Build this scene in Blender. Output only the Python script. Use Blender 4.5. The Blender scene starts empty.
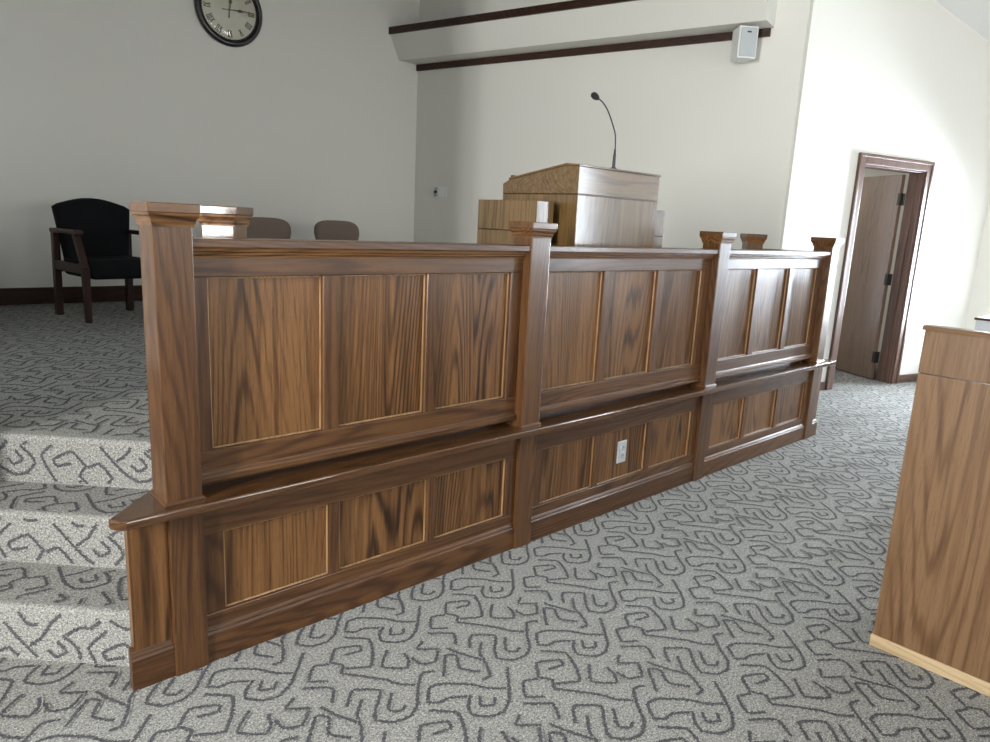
import bpy, bmesh, math, random
from mathutils import Vector, Matrix
random.seed(7)
C = bpy.context.scene.collection
sc = bpy.context.scene
R = math.radians
PI = math.pi
S2 = math.sqrt(.5)

# ---------------------------------------------------------------- materials
class NT:
    def __init__(s, name):
        s.m = bpy.data.materials.new(name); s.m.use_nodes = True
        s.t = s.m.node_tree; s.t.nodes.clear()
        s.out = s.n('ShaderNodeOutputMaterial')
    def n(s, ty, **kw):
        x = s.t.nodes.new(ty)
        for k, v in kw.items(): setattr(x, k, v)
        return x
    def L(s, a, b): s.t.links.new(a, b)
    def set(s, sock, v):
        if hasattr(v, 'is_output') or isinstance(v, bpy.types.NodeSocket): s.L(v, sock)
        else: sock.default_value = v
    def math(s, op, a, b=0.0, c=None, clamp=False):
        x = s.n('ShaderNodeMath', operation=op); x.use_clamp = clamp
        s.set(x.inputs[0], a); s.set(x.inputs[1], b)
        if c is not None: s.set(x.inputs[2], c)
        return x.outputs[0]
    def vmath(s, op, a, b=None):
        x = s.n('ShaderNodeVectorMath', operation=op)
        s.set(x.inputs[0], a)
        if b is not None: s.set(x.inputs[1], b)
        return x.outputs[0] if op not in ('LENGTH', 'DOT_PRODUCT') else x.outputs[1]
    def noise(s, vec, scale, detail=2.0, rough=.5, dist=0.0):
        x = s.n('ShaderNodeTexNoise'); x.inputs['Scale'].default_value = scale
        x.inputs['Detail'].default_value = detail; x.inputs['Roughness'].default_value = rough
        x.inputs['Distortion'].default_value = dist
        if vec is not None: s.L(vec, x.inputs['Vector'])
        return x.outputs[0]
    def mix(s, f, a, b):
        x = s.n('ShaderNodeMix', data_type='RGBA')
        s.set(x.inputs[0], f); s.set(x.inputs[6], a); s.set(x.inputs[7], b)
        return x.outputs[2]
    def ramp(s, f, stops):
        x = s.n('ShaderNodeValToRGB'); e = x.color_ramp.elements
        while len(e) < len(stops): e.new(.5)
        for i, (p, c) in enumerate(stops): e[i].position = p; e[i].color = (*c, 1)
        s.L(f, x.inputs[0]); return x.outputs[0]
    def bsdf(s, col=None, rough=.5, metal=0, spec=.5, coat=0, coatr=.1, bump=None, bstr=.2, bdist=.002, sheen=0):
        b = s.n('ShaderNodeBsdfPrincipled')
        if col is not None: s.set(b.inputs['Base Color'], col if not isinstance(col, tuple) else (*col, 1)[:4])
        s.set(b.inputs['Roughness'], rough); b.inputs['Metallic'].default_value = metal
        b.inputs['Specular IOR Level'].default_value = spec
        b.inputs['Coat Weight'].default_value = coat; b.inputs['Coat Roughness'].default_value = coatr
        b.inputs['Sheen Weight'].default_value = sheen
        if bump is not None:
            u = s.n('ShaderNodeBump'); u.inputs['Strength'].default_value = bstr; u.inputs['Distance'].default_value = bdist
            s.L(bump, u.inputs['Height']); s.L(u.outputs[0], b.inputs['Normal'])
        s.L(b.outputs[0], s.out.inputs[0]); return b

def plain(name, col, rough=.5, metal=0, spec=.5, noise_scale=60, amt=.08, bstr=.05, coat=0):
    t = NT(name); tc = t.n('ShaderNodeTexCoord')
    n = t.noise(tc.outputs['Object'], noise_scale, 3)
    dark = tuple(c*(1-amt) for c in col); lite = tuple(min(1, c*(1+amt)) for c in col)
    t.bsdf(t.ramp(n, [(.3, dark), (.7, lite)]), rough, metal, spec, coat=coat, bump=n, bstr=bstr)
    return t.m

def wood(name, axis, dark, mid, lite, rough=.34, coat=.28, ring=1.0, scale=1.0, spec=.28, contrast=1.0, coatr=.14):
    t = NT(name); tc = t.n('ShaderNodeTexCoord'); oi = t.n('ShaderNodeObjectInfo')
    off = t.n('ShaderNodeCombineXYZ')
    r = oi.outputs['Random']
    for i, k in enumerate((53.0, 31.0, 17.0)):
        t.L(t.math('MULTIPLY', r, k), off.inputs[i])
    p = t.vmath('ADD', tc.outputs['Object'], off.outputs[0])
    def st(a, l):
        v = [a, a, a]; v['xyz'.index(axis)] = l
        return t.vmath('MULTIPLY', p, tuple(v))
    # long cathedral figure, fine pores, slow board tone
    n1 = t.noise(st(2.4*scale, .22*scale), 1.0, 1.5, .45, .2)
    nj = t.noise(st(45*scale, 3.0*scale), 1.0, 1.5)
    rings = t.math('SINE', t.math('ADD', t.math('MULTIPLY', n1, 330.0*ring), t.math('MULTIPLY', nj, 5.0)))
    rings = t.math('POWER', t.math('MULTIPLY_ADD', rings, .5, .5), 3.0)
    n2 = t.noise(st(130*scale, 4*scale), 1.0, 3.0, .65)
    n3 = t.noise(st(8*scale, .6*scale), 1.0, 2.0, .5)
    n4 = t.noise(st(420*scale, 14*scale), 1.0, 2.0, .6)
    n5 = t.noise(st(38*scale, 1.3*scale), 1.0, 2.0, .6)
    fig = t.n('ShaderNodeMapRange', interpolation_type='SMOOTHSTEP'); t.L(n3, fig.inputs[0])
    fig.inputs[1].default_value = .38; fig.inputs[2].default_value = .64; fig.inputs[3].default_value = .10; fig.inputs[4].default_value = .40
    f = t.math('MULTIPLY', t.math('MULTIPLY', rings, fig.outputs[0]), contrast)
    f = t.math('ADD', f, t.math('MULTIPLY_ADD', n2, .42, 0))
    f = t.math('ADD', f, t.math('MULTIPLY_ADD', n5, .50, -.12))
    f = t.math('ADD', f, t.math('MULTIPLY_ADD', r, .12, -.06))
    col = t.ramp(f, [(.28, lite), (.46, mid), (.80, dark)])
    pore = t.math('GREATER_THAN', n4, .60)
    col = t.mix(t.math('MULTIPLY', pore, .34), col, (*dark, 1))
    t.bsdf(col, t.math('MULTIPLY_ADD', n2, .12, rough-.06), 0, spec, coat=coat, coatr=coatr, bump=n2, bstr=.10, bdist=.001)
    return t.m

OAK_D, OAK_M, OAK_L = (.022, .0088, .0030), (.100, .043, .0138), (.186, .088, .031)
OAK = {a: wood('stained_oak_'+a, a, OAK_D, OAK_M, OAK_L) for a in 'xyz'}
FRM_D, FRM_M, FRM_L = (.020, .0080, .0032), (.066, .0275, .0100), (.112, .050, .018)
FRAME = {a: wood('stained_oak_frame_'+a, a, FRM_D, FRM_M, FRM_L, contrast=.55, coat=.34, coatr=.16) for a in 'xyz'}
BEAD = {a: wood('lit_oak_bead_'+a, a, (.10, .05, .02), (.22, .125, .055), (.33, .20, .10), contrast=.5) for a in 'xz'}  # beads lightened to paint in window light catching the panel edges
LEDGE = wood('varnished_ledge', 'x', (.015, .0065, .003), (.054, .023, .009), (.092, .041, .016), rough=.24, coat=.7, coatr=.08, contrast=.7)
PUL = {a: wood('pulpit_oak_'+a, a, (.034, .017, .006), (.098, .054, .0175), (.160, .094, .034), rough=.32, coat=.85, coatr=.13, contrast=.6) for a in 'xyz'}
PLY = {a: wood('lectern_veneer_'+a, a, (.056, .026, .011), (.122, .063, .028), (.172, .098, .048), contrast=.65, rough=.42, coat=.12, scale=.75, ring=.75) for a in 'xyz'}
PINE = {a: wood('raw_pine_'+a, a, (.27, .175, .09), (.40, .29, .165), (.48, .36, .215), rough=.6, coat=0, contrast=.5) for a in 'xyz'}
TRIM = {a: wood('dark_trim_wood_'+a, a, (.012, .0055, .004), (.033, .0145, .0095), (.055, .024, .016), rough=.4, coat=.2, contrast=.7) for a in 'xyz'}
CASE = {a: wood('door_casing_wood_'+a, a, (.040, .022, .016), (.090, .050, .036), (.130, .074, .055), rough=.34, coat=.35, contrast=.6) for a in 'xyz'}
LEAF = wood('door_leaf_veneer', 'z', (.075, .045, .028), (.135, .085, .055), (.175, .115, .078), rough=.32, coat=.7, contrast=.45)
CHAIRWOOD = {a: wood('mahogany_'+a, a, (.010, .004, .003), (.024, .009, .006), (.036, .013, .009), rough=.4, coat=.2) for a in 'xyz'}

def carpet():
    t = NT('carpet'); uv = t.n('ShaderNodeUVMap'); uv.uv_map = 'UVMap'; ln_ = t.n('ShaderNodeUVMap'); ln_.uv_map = 'yarn'
    base = uv.outputs[0]
    sp = t.n('ShaderNodeSeparateXYZ'); t.L(ln_.outputs[0], sp.inputs[0])
    d = t.math('ABSOLUTE', sp.outputs[1])              # 0 on the dark yarn's middle, 1 at its edge, 2 elsewhere
    fine = t.noise(base, 210, 2, .7); mid = t.noise(base, 105, 2, .7)
    dd = t.math('ADD', d, t.math('MULTIPLY_ADD', t.math('ADD', fine, mid), 1.15, -1.15))
    mr = t.n('ShaderNodeMapRange', interpolation_type='SMOOTHSTEP'); t.L(dd, mr.inputs[0])
    mr.inputs[1].default_value = .50; mr.inputs[2].default_value = 1.15; mr.inputs[3].default_value = 1; mr.inputs[4].default_value = 0
    line = mr.outputs[0]
    pile = t.math('ADD', t.math('MULTIPLY', fine, .50), t.math('MULTIPLY', mid, .50))
    bg = t.ramp(pile, [(.32, (.080, .078, .072)), (.50, (.270, .266, .248)), (.68, (.53, .52, .49))])
    ln = t.ramp(pile, [(.30, (.020, .020, .026)), (.70, (.110, .108, .118))])
    col = t.mix(t.math('MULTIPLY', line, .90), bg, ln)
    h = t.math('ADD', fine, t.math('MULTIPLY', line, -.25))
    t.bsdf(col, .95, 0, .04, bump=h, bstr=.45, bdist=.006)
    return t.m
CARPET = carpet()
WALL = plain('painted_wall', (.73, .715, .66), .75, spec=.25, noise_scale=220, amt=.015, bstr=.04)
CEIL = plain('painted_ceiling', (.78, .78, .76), .8, spec=.2, noise_scale=120, amt=.02, bstr=.05)
WHITEP = plain('white_plastic', (.80, .80, .78), .4, noise_scale=80, amt=.02, bstr=.02)
STEEL = plain('brushed_steel_plate', (.62, .64, .65), .35, metal=.55, noise_scale=90, amt=.05)
GREYP = plain('grey_plastic', (.42, .45, .46), .4, noise_scale=80, amt=.03)
BLACKP = plain('black_plastic', (.012, .012, .013), .35, noise_scale=80, amt=.1)
BLACKM = plain('black_metal', (.02, .02, .022), .3, metal=.3, noise_scale=90, amt=.1)
FOAM = plain('black_foam', (.010, .010, .011), .9, noise_scale=400, amt=.3, bstr=.5)
HINGE = plain('dark_bronze', (.035, .030, .026), .4, metal=.7, noise_scale=60, amt=.1)
BRASS = plain('knob_metal', (.30, .27, .22), .3, metal=.8, noise_scale=60, amt=.05)
BLACKFAB = plain('black_upholstery', (.006, .006, .007), .9, spec=.15, noise_scale=500, amt=.25, bstr=.3)
BROWNFAB = plain('taupe_upholstery', (.19, .145, .118), .9, spec=.15, noise_scale=500, amt=.18, bstr=.3)
CLOCKRIM = plain('clock_rim', (.012, .008, .010), .3, noise_scale=40, amt=.1, coat=.4)
CREAM = plain('clock_dial', (.60, .575, .46), .6, noise_scale=8, amt=.05, bstr=0)
INK = plain('clock_ink', (.085, .072, .052), .6, noise_scale=40, amt=.1)
DARKIN = plain('dark_socket', (.02, .02, .022), .5, noise_scale=40, amt=.1)
DIRT = plain('sill_paint', (.70, .69, .66), .5, noise_scale=60, amt=.02)

def glass(name, gloss=.08):
    t = NT(name)
    tr = t.n('ShaderNodeBsdfTransparent'); g = t.n('ShaderNodeBsdfGlossy'); g.inputs['Roughness'].default_value = .02
    fr = t.n('ShaderNodeFresnel'); fr.inputs[0].default_value = 1.45
    tc = t.n('ShaderNodeTexCoord'); nz = t.noise(tc.outputs['Object'], 3.0, 1.0)
    mx = t.n('ShaderNodeMixShader'); t.L(t.math('ADD', fr.outputs[0], t.math('MULTIPLY', nz, .02)), mx.inputs[0])
    t.L(tr.outputs[0], mx.inputs[1]); t.L(g.outputs[0], mx.inputs[2]); t.L(mx.outputs[0], t.out.inputs[0])
    return t.m
GLASS = glass('clear_glass')

# ---------------------------------------------------------------- mesh helpers
def BM(): return bmesh.new()
def bx(bm, x0, x1, y0, y1, z0, z1, M=None):
    vs = [bm.verts.new(Vector((x, y, z))) for z in (z0, z1) for x, y in ((x0, y0), (x1, y0), (x1, y1), (x0, y1))]
    for f in ((3, 2, 1, 0), (4, 5, 6, 7), (0, 1, 5, 4), (1, 2, 6, 5), (2, 3, 7, 6), (3, 0, 4, 7)):
        bm.faces.new([vs[i] for i in f])
    if M is not None: bmesh.ops.transform(bm, matrix=M, verts=vs)
    return vs
def poly_prism(bm, pts, z0, z1, M=None):
    a = [bm.verts.new((x, y, z0)) for x, y in pts]; b = [bm.verts.new((x, y, z1)) for x, y in pts]
    n = len(pts)
    bm.faces.new(a[::-1]); bm.faces.new(b)
    for i in range(n): bm.faces.new((a[i], a[(i+1) % n], b[(i+1) % n], b[i]))
    if M is not None: bmesh.ops.transform(bm, matrix=M, verts=a+b)
def sweep(bm, prof, A, B, up=Vector((0, 0, 1)), mitreA=0, mitreB=0):
    """profile [(out, z)] swept from A to B; 'out' is to the right of travel."""
    A, B = Vector(A), Vector(B); d = (B-A).normalized(); o = d.cross(up)
    ra = [bm.verts.new(A+o*p+up*z+d*(p*mitreA)) for p, z in prof]
    rb = [bm.verts.new(B+o*p+up*z+d*(p*mitreB)) for p, z in prof]
    n = len(prof)
    for i in range(n): bm.faces.new((ra[i], ra[(i+1) % n], rb[(i+1) % n], rb[i]))
    bm.faces.new(ra[::-1]); bm.faces.new(rb)
def ring_sq(bm, cx, cy, levels):
    """square lathe: levels [(half, z)]"""
    prev = None; first = None
    for h, z in levels:
        r = [bm.verts.new((cx+sx*h, cy+sy*h, z)) for sx, sy in ((-1, -1), (1, -1), (1, 1), (-1, 1))]
        if prev:
            for i in range(4): bm.faces.new((prev[i], prev[(i+1) % 4], r[(i+1) % 4], r[i]))
        else: first = r
        prev = r
    bm.faces.new(first[::-1]); bm.faces.new(prev)
def lathe(bm, prof, seg=32, M=None):
    rings = []; vs = []
    for r, z in prof:
        if r < 1e-6: v = [bm.verts.new((0, 0, z))]
        else: v = [bm.verts.new((r*math.cos(2*PI*i/seg), r*math.sin(2*PI*i/seg), z)) for i in range(seg)]
        rings.append(v); vs += v
    for a, b in zip(rings, rings[1:]):
        for i in range(seg):
            j = (i+1) % seg
            if len(a) == 1 and len(b) == 1: continue
            if len(a) == 1: bm.faces.new((a[0], b[j], b[i]))
            elif len(b) == 1: bm.faces.new((a[i], a[j], b[0]))
            else: bm.faces.new((a[i], a[j], b[j], b[i]))
    if M is not None: bmesh.ops.transform(bm, matrix=M, verts=vs)
def tube(bm, pts, rad, seg=10):
    pts = [Vector(p) for p in pts]; rings = []
    ref = Vector((1, 0, 0.01))
    for i, p in enumerate(pts):
        d = (pts[min(i+1, len(pts)-1)]-pts[max(i-1, 0)]).normalized()
        u = d.cross(ref).normalized(); v = d.cross(u)
        r = rad[i] if isinstance(rad, (list, tuple)) else rad
        rings.append([bm.verts.new(p+u*r*math.cos(2*PI*k/seg)+v*r*math.sin(2*PI*k/seg)) for k in range(seg)])
    for a, b in zip(rings, rings[1:]):
        for k in range(seg): bm.faces.new((a[k], a[(k+1) % seg], b[(k+1) % seg], b[k]))
    bm.faces.new(rings[0][::-1]); bm.faces.new(rings[-1])

def obj(name, bm, mat, parent=None, bevel=0, seg=2, smooth=False, loc=None, rot=None, label=None, subsurf=0):
    bmesh.ops.recalc_face_normals(bm, faces=bm.faces[:])
    me = bpy.data.meshes.new(name); bm.to_mesh(me); bm.free()
    me.materials.append(mat)
    o = bpy.data.objects.new(name, me); C.objects.link(o)
    if parent is not None: o.parent = parent
    if loc is not None: o.location = loc
    if rot is not None: o.rotation_euler = rot
    if smooth:
        for f in me.polygons: f.use_smooth = True
    if bevel:
        m = o.modifiers.new('bevel', 'BEVEL'); m.width = bevel; m.segments = seg; m.limit_method = 'ANGLE'; m.angle_limit = R(35)
    if subsurf:
        m = o.modifiers.new('sub', 'SUBSURF'); m.levels = subsurf; m.render_levels = subsurf
    if label: o['label'] = label
    return o
def tag(o, label, cat, group=None):
    o['label'] = label; o['category'] = cat
    if group: o['group'] = group
    return o
def thing(name, label, cat, loc=(0, 0, 0), rz=0, group=None):
    o = bpy.data.objects.new(name, None); C.objects.link(o); o.empty_display_size = .1
    o.location = loc; o.rotation_euler = (0, 0, rz)
    return tag(o, label, cat, group)
def struct(name, bm, m, parent=None, bevel=0, label=None, **k):
    o = obj(name, bm, m, parent, bevel, **k)
    if parent is None: o['kind'] = 'structure'
    if label: o['label'] = label; 
    return o
# the carpet's repeating figure: dark yarn lines woven into the pile, in metres within one repeat
YARN = [[(-0.338, 0.102), (-0.295, 0.155), (-0.25, 0.149), (-0.18, 0.089), (-0.145, 0.035), (-0.097, -0.003)] ,
  [(-0.338, 0.102), (-0.311, 0.079), (-0.273, 0.078), (-0.219, 0.043)] ,
  [(-0.024, 0.076), (-0.094, -0.006), (-0.135, -0.049), (-0.185, -0.077), (-0.235, -0.065), (-0.269, -0.025), (-0.253, 0.01), (-0.218, 0.041)] ,
  [(-0.196, 0.02), (-0.221, -0.013), (-0.185, -0.034), (-0.163, -0.013)] ,
  [(0.136, 0.56), (0.195, 0.501), (0.164, 0.429), (0.121, 0.369), (0.102, 0.371), (0.039, 0.408)] ,
  [(-0.037, 0.387), (-0.082, 0.422), (-0.033, 0.481), (0.017, 0.462), (0.073, 0.524), (0.147, 0.488), (0.136, 0.461), (0.082, 0.473)] ,
  [(0.024, 0.463), (0.047, 0.426), (0.02, 0.393), (0.056, 0.349), (0.113, 0.276), (0.137, 0.228), (0.178, 0.191)] ,
  [(0.261, 0.216), (0.223, 0.229), (0.166, 0.172), (0.119, 0.112), (0.073, 0.086), (0.021, 0.094), (-0.016, 0.137), (0.016, 0.183), (0.072, 0.241), (0.009, 0.295), (-0.021, 0.275), (-0.048, 0.243)] ,
  [(0.089, 0.206), (0.039, 0.15), (0.063, 0.123), (0.087, 0.131)] ,
  [(0.0, 0.237), (-0.046, 0.191), (-0.066, 0.137), (-0.099, 0.079), (-0.129, 0.079)] ,
  [(-0.113, 0.284), (-0.096, 0.23), (-0.065, 0.166)] ,
  [(-0.219, 0.174), (-0.145, 0.259), (-0.117, 0.231), (-0.153, 0.172), (-0.115, 0.12)] ,
  [(-0.109, 0.399), (-0.04, 0.344), (-0.075, 0.286)] ,
  [(0.204, 0.403), (0.141, 0.34), (0.2, 0.283), (0.231, 0.312), (0.242, 0.353)] ,
  [(0.331, 0.372), (0.294, 0.346), (0.35, 0.303)] ,
  [(0.248, 0.314), (0.251, 0.272), (0.298, 0.25), (0.34, 0.293)] ,]
def smooth_line(P, n=4):
    P = [Vector((x, y)) for x, y in P]; out = []
    for i in range(len(P)-1):
        p0, p1, p2, p3 = P[max(i-1, 0)], P[i], P[i+1], P[min(i+2, len(P)-1)]
        for k in range(n):
            t = k/n; c = .5*((2*p1)+(p2-p0)*t+(2*p0-5*p1+4*p2-p3)*t*t+(3*p1-p0-3*p2+p3)*t**3)
            out.append(c*.45+(p1*(1-t)+p2*t)*.55)
    return out+[P[-1]]
def yarn_strip(P, hw):
    """[(left, right)] points along a smoothed line"""
    L = []
    for i, p in enumerate(P):
        d = P[min(i+1, len(P)-1)]-P[max(i-1, 0)]; d.normalize()
        q = Vector((-d.y, d.x))*hw
        if i == 0: p = p-d*hw*.5
        if i == len(P)-1: p = p+d*hw*.5
        L.append((p+q, p-q))
    return L
TILE = .492
HW = .0094
STRIPS = [yarn_strip(smooth_line(p), HW) for p in YARN]
def inside(poly, x, y):
    c = False; n = len(poly)
    for i in range(n):
        (x0, y0), (x1, y1) = poly[i], poly[i-1]
        if (y0 > y) != (y1 > y) and x < (x1-x0)*(y-y0)/(y1-y0)+x0: c = not c
    return c
def carpet_finish(o, regions):
    """planar UVs for the pile, then the yarn lines for each region (origin, U, V, N, polygon in u/v, offset of the repeat)"""
    me = o.data
    V, F, UVs, YN = [], [], [], []
    for v in me.vertices: V.append(v.co.copy())
    for f in me.polygons:
        F.append(tuple(f.vertices)); n = f.normal
        for vi in f.vertices:
            v = me.vertices[vi].co
            if abs(n.z) > .7: u = (v.x, v.y)
            else:
                t = Vector((-n.y, n.x, 0)); t = t.normalized() if t.length > 1e-6 else Vector((1, 0, 0)); u = (v.dot(t), v.z+v.dot(n)+.7)
            UVs.append(u); YN.append((0, 2))
    for (org, U, W_, N, poly, off) in regions:
        us = [p[0] for p in poly]; vs = [p[1] for p in poly]
        i0, i1 = math.floor((min(us)-off[0]-.35)/TILE), math.ceil((max(us)-off[0]+.35)/TILE)
        j0, j1 = math.floor((min(vs)-off[1]-.60)/TILE), math.ceil((max(vs)-off[1]+.15)/TILE)
        vert = abs(N.z) < .7
        rect = len(poly) == 4 and vert or len(poly) == 4
        u0, u1, v0, v1 = min(us), max(us), min(vs), max(vs)
        for i in range(i0, i1+1):
            for j in range(j0, j1+1):
                ox, oy = off[0]+i*TILE, off[1]+j*TILE
                for k, st in enumerate(STRIPS):
                    prev = None
                    for a, b in st:
                        ua, va, ub, vb = a.x+ox, a.y+oy, b.x+ox, b.y+oy
                        if rect: ok = u0 < ua < u1 and u0 < ub < u1 and v0 < va < v1 and v0 < vb < v1
                        else: ok = inside(poly, ua, va) and inside(poly, ub, vb)
                        if not ok: prev = None; continue
                        h = .0008+.00012*k
                        pa, pb = org+U*ua+W_*va+N*h, org+U*ub+W_*vb+N*h
                        V.append(pa); V.append(pb); cur = len(V)-2
                        if prev is not None:
                            quad = (prev[0], prev[0]+1, cur+1, cur)
                            e1 = V[quad[1]]-V[quad[0]]; e2 = V[quad[3]]-V[quad[0]]
                            cs = [(prev[1], 1), (prev[2], -1), ((ub, vb), -1), ((ua, va), 1)]
                            if e1.cross(e2).dot(N) < 0: quad = quad[::-1]; cs = cs[::-1]
                            F.append(quad)
                            for c, y in cs:
                                if vert: 
                                    p = org+U*c[0]+W_*c[1]; t = Vector((-N.y, N.x, 0)).normalized(); UVs.append((p.dot(t), p.z+p.dot(N)+.7))
                                else:
                                    p = org+U*c[0]+W_*c[1]; UVs.append((p.x, p.y))
                                YN.append((0, y*1.25))
                        prev = (cur, (ua, va), (ub, vb))
    m2 = bpy.data.meshes.new(o.name); m2.from_pydata(V, [], F); m2.materials.append(CARPET)
    a = m2.uv_layers.new(name='UVMap'); b = m2.uv_layers.new(name='yarn')
    a.data.foreach_set('uv', [c for p in UVs for c in p]); b.data.foreach_set('uv', [c for p in YN for c in p])
    o.data = m2
    bpy.data.meshes.remove(me)

# ---------------------------------------------------------------- room frame
XM = 2.306                                   # the church's centre line
def zc(x): return 4.80-.225*abs(x-XM)        # vaulted ceiling height
def mx_(x): return 2*XM-x
YB = 5.12
ZP = .5775                                     # platform height
E0 = Vector((5.631, .898, 0)); e = Vector((math.cos(R(-15)), math.sin(R(-15)), 0)); bk = Vector((-e.y, e.x, 0))
def W(u, v, z=0): return E0+e*u+bk*v+Vector((0, 0, z))      # door wall frame: u along, v behind
U_R = 3.09                                   # where the door wall meets the right side wall
XR = W(U_R, 0).x; YR = W(U_R, 0).y
SP0 = Vector((4.641, YB, 0)); sd = Vector((math.sin(R(13.2)), -math.cos(R(13.2)), 0))  # splayed wall
SPL = 4.336
sn = Vector((sd.y, -sd.x, 0))        # its face normal, towards the platform
def SW(t, out, z=0): return SP0+sd*t+sn*out+Vector((0, 0, z))

def slab(bm, P, Q, thick_dir, z0=0, top=None):
    """wall panel from P to Q (plan), thickness vector, top following the ceiling"""
    P, Q, T = Vector(P), Vector(Q), Vector(thick_dir)
    def tz(p): return (top if top is not None else zc(p.x))
    a = []
    for p in (P, Q, Q+T, P+T):
        a.append((bm.verts.new((p.x, p.y, z0)), bm.verts.new((p.x, p.y, tz(p)))))
    for i in range(4):
        j = (i+1) % 4; bm.faces.new((a[i][0], a[j][0], a[j][1], a[i][1]))
    bm.faces.new([q[0] for q in a][::-1]); bm.faces.new([q[1] for q in a])

# floor
bm = BM(); bx(bm, -4.4, 10.2, -8.3, 6.3, -.12, 0)
o = struct('floor', bm, CARPET, label='grey patterned carpet floor of the nave')
carpet_finish(o, [(Vector((0, 0, 0)), Vector((1, 0, 0)), Vector((0, 1, 0)), Vector((0, 0, 1)), [(-3.9, -8.0), (9.9, -8.0), (9.9, 2.9), (-3.9, 2.9)], (.9, -.7))])

# platform behind the rail (polygon) with its angled step edges
def AB(a, b): return ((a-b)*S2, (a+b)*S2)    # a: up the left steps, b: along their edges
A3 = .630
bL = .07
left = [AB(A3, bL), AB(A3, 1.30)]
pts = [(.20, .17)] + [AB(A3, bL-.06)] + [AB(A3, 1.30), (-.80, .99), (.15, 5.10)]
ptsR = [(mx_(x), y) for x, y in pts][::-1]
bm = BM(); poly_prism(bm, (pts+ptsR)[::-1], 0, ZP)
o = struct('floor_platform', bm, CARPET, label='raised carpeted platform behind the panelled rail', bevel=0)
carpet_finish(o, [(Vector((0, 0, ZP)), Vector((1, 0, 0)), Vector((0, 1, 0)), Vector((0, 0, 1)), (pts+ptsR)[::-1], (.62, .35))])
for side in ('left', 'right'):
    bm = BM()
    prof = []
    a0, tr, rs, r = .046, .272, .1925, .014
    # stair profile with rounded nosings, swept along b
    prof = [(A3+.001, 0), (a0, 0)]
    for k in range(2):
        ak, zk = a0+tr*k, rs*(k+1)
        prof += [(ak, zk-r), (ak+r*.3, zk-r*.3), (ak+r, zk)]
        prof += [(a0+tr*(k+1), zk)]
    prof += [(a0+tr*2, ZP-r), (a0+tr*2+r*.3, ZP-r*.3), (a0+tr*2+r, ZP-.0005), (A3+.001, ZP-.0005)]
    ra, rb = [], []
    for a, z in prof:
        for b, lst in ((bL if side == 'left' else .25, ra), (1.30, rb)):
            x, y = AB(a, b)
            if side == 'right': x = mx_(x)
            lst.append(bm.verts.new((x, y, z)))
    n = len(prof)
    for i in range(n): bm.faces.new((ra[i], ra[(i+1) % n], rb[(i+1) % n], rb[i]))
    bm.faces.new(ra); bm.faces.new(rb[::-1])
    o = struct('steps_'+side, bm, CARPET, label='carpeted steps up to the platform at the %s end of the rail' % side)
    def D(a, b):
        x, y = AB(a, b); return Vector((mx_(x) if side == 'right' else x, y, 0))
    o0 = D(0, 0); Ub = D(0, 1)-o0; Va = D(1, 0)-o0; b0 = (bL if side == 'left' else .25)+.004
    Z = Vector((0, 0, 1)); reg = []
    for k in range(3):
        ak = a0+tr*k
        reg.append((o0+Va*ak, Ub, Z, -Va, [(b0, rs*k), (1.30, rs*k), (1.30, rs*(k+1)-r), (b0, rs*(k+1)-r)], (.1, .05-tr*k)))
        if k < 2: reg.append((o0+Z*(rs*(k+1)), Ub, Va, Z, [(b0, ak+r), (1.30, ak+r), (1.30, ak+tr), (b0, ak+tr)], (.1, .05+rs*(k+1))))
    carpet_finish(o, reg)

# walls
bm = BM()
a = [(mx_(SP0.x)-.3, YB), (SP0.x+.3, YB)]
vs = []
for y in (YB, YB+.12):
    vs.append([bm.verts.new((a[0][0], y, 0)), bm.verts.new((a[1][0], y, 0)), bm.verts.new((a[1][0], y, zc(a[1][0]))),
               bm.verts.new((XM, y, zc(XM))), bm.verts.new((a[0][0], y, zc(a[0][0])))])
bm.faces.new(vs[0]); bm.faces.new(vs[1][::-1])
for i in range(5): bm.faces.new((vs[0][i], vs[0][(i+1) % 5], vs[1][(i+1) % 5], vs[1][i]))
struct('wall_back', bm, WALL, label='off-white wall at the back of the platform')
for side in ('right', 'left'):
    f = (lambda p: Vector((p.x, p.y, p.z))) if side == 'right' else (lambda p: Vector((mx_(p.x)+.12, p.y-.238, p.z)))
    P, Q = f(SW(0 if side == 'right' else -.25, 0)), f(SW(SPL-.03, 0)); T = f(SW(0, -.12))-f(SW(0, 0))
    bm = BM(); slab(bm, P, Q, T); struct('wall_splay_'+side, bm, WALL, label='angled off-white side wall of the platform')
# door wall with its opening (u .945-1.90)
UD0, UD1, ZD = .945, 1.900, 2.175
def wall_piece(bm, u0, u1, z0, z1):
    def tz(u, v): return zc(W(u, v).x) if z1 is None else z1
    vs = {}
    for u in (u0, u1):
        for v in (0, .15):
            vs[u, v, 0] = bm.verts.new(W(u, v, z0)); vs[u, v, 1] = bm.verts.new(W(u, v, tz(u, v)))
    q = lambda *k: bm.faces.new([vs[i] for i in k])
    q((u0, 0, 0), (u1, 0, 0), (u1, 0, 1), (u0, 0, 1)); q((u1, .15, 0), (u0, .15, 0), (u0, .15, 1), (u1, .15, 1))
    q((u0, .15, 0), (u0, 0, 0), (u0, 0, 1), (u0, .15, 1)); q((u1, 0, 0), (u1, .15, 0), (u1, .15, 1), (u1, 0, 1))
    q((u0, 0, 1), (u1, 0, 1), (u1, .15, 1), (u0, .15, 1)); q((u0, 0, 0), (u0, .15, 0), (u1, .15, 0), (u1, 0, 0))
bm = BM(); wall_piece(bm, 0, UD0, 0, None); wall_piece(bm, UD1, U_R+.05, 0, None); wall_piece(bm, UD0, UD1, ZD, None)
struct('wall_front_right', bm, WALL, label='off-white wall with the doorway, right of the platform')
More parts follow.
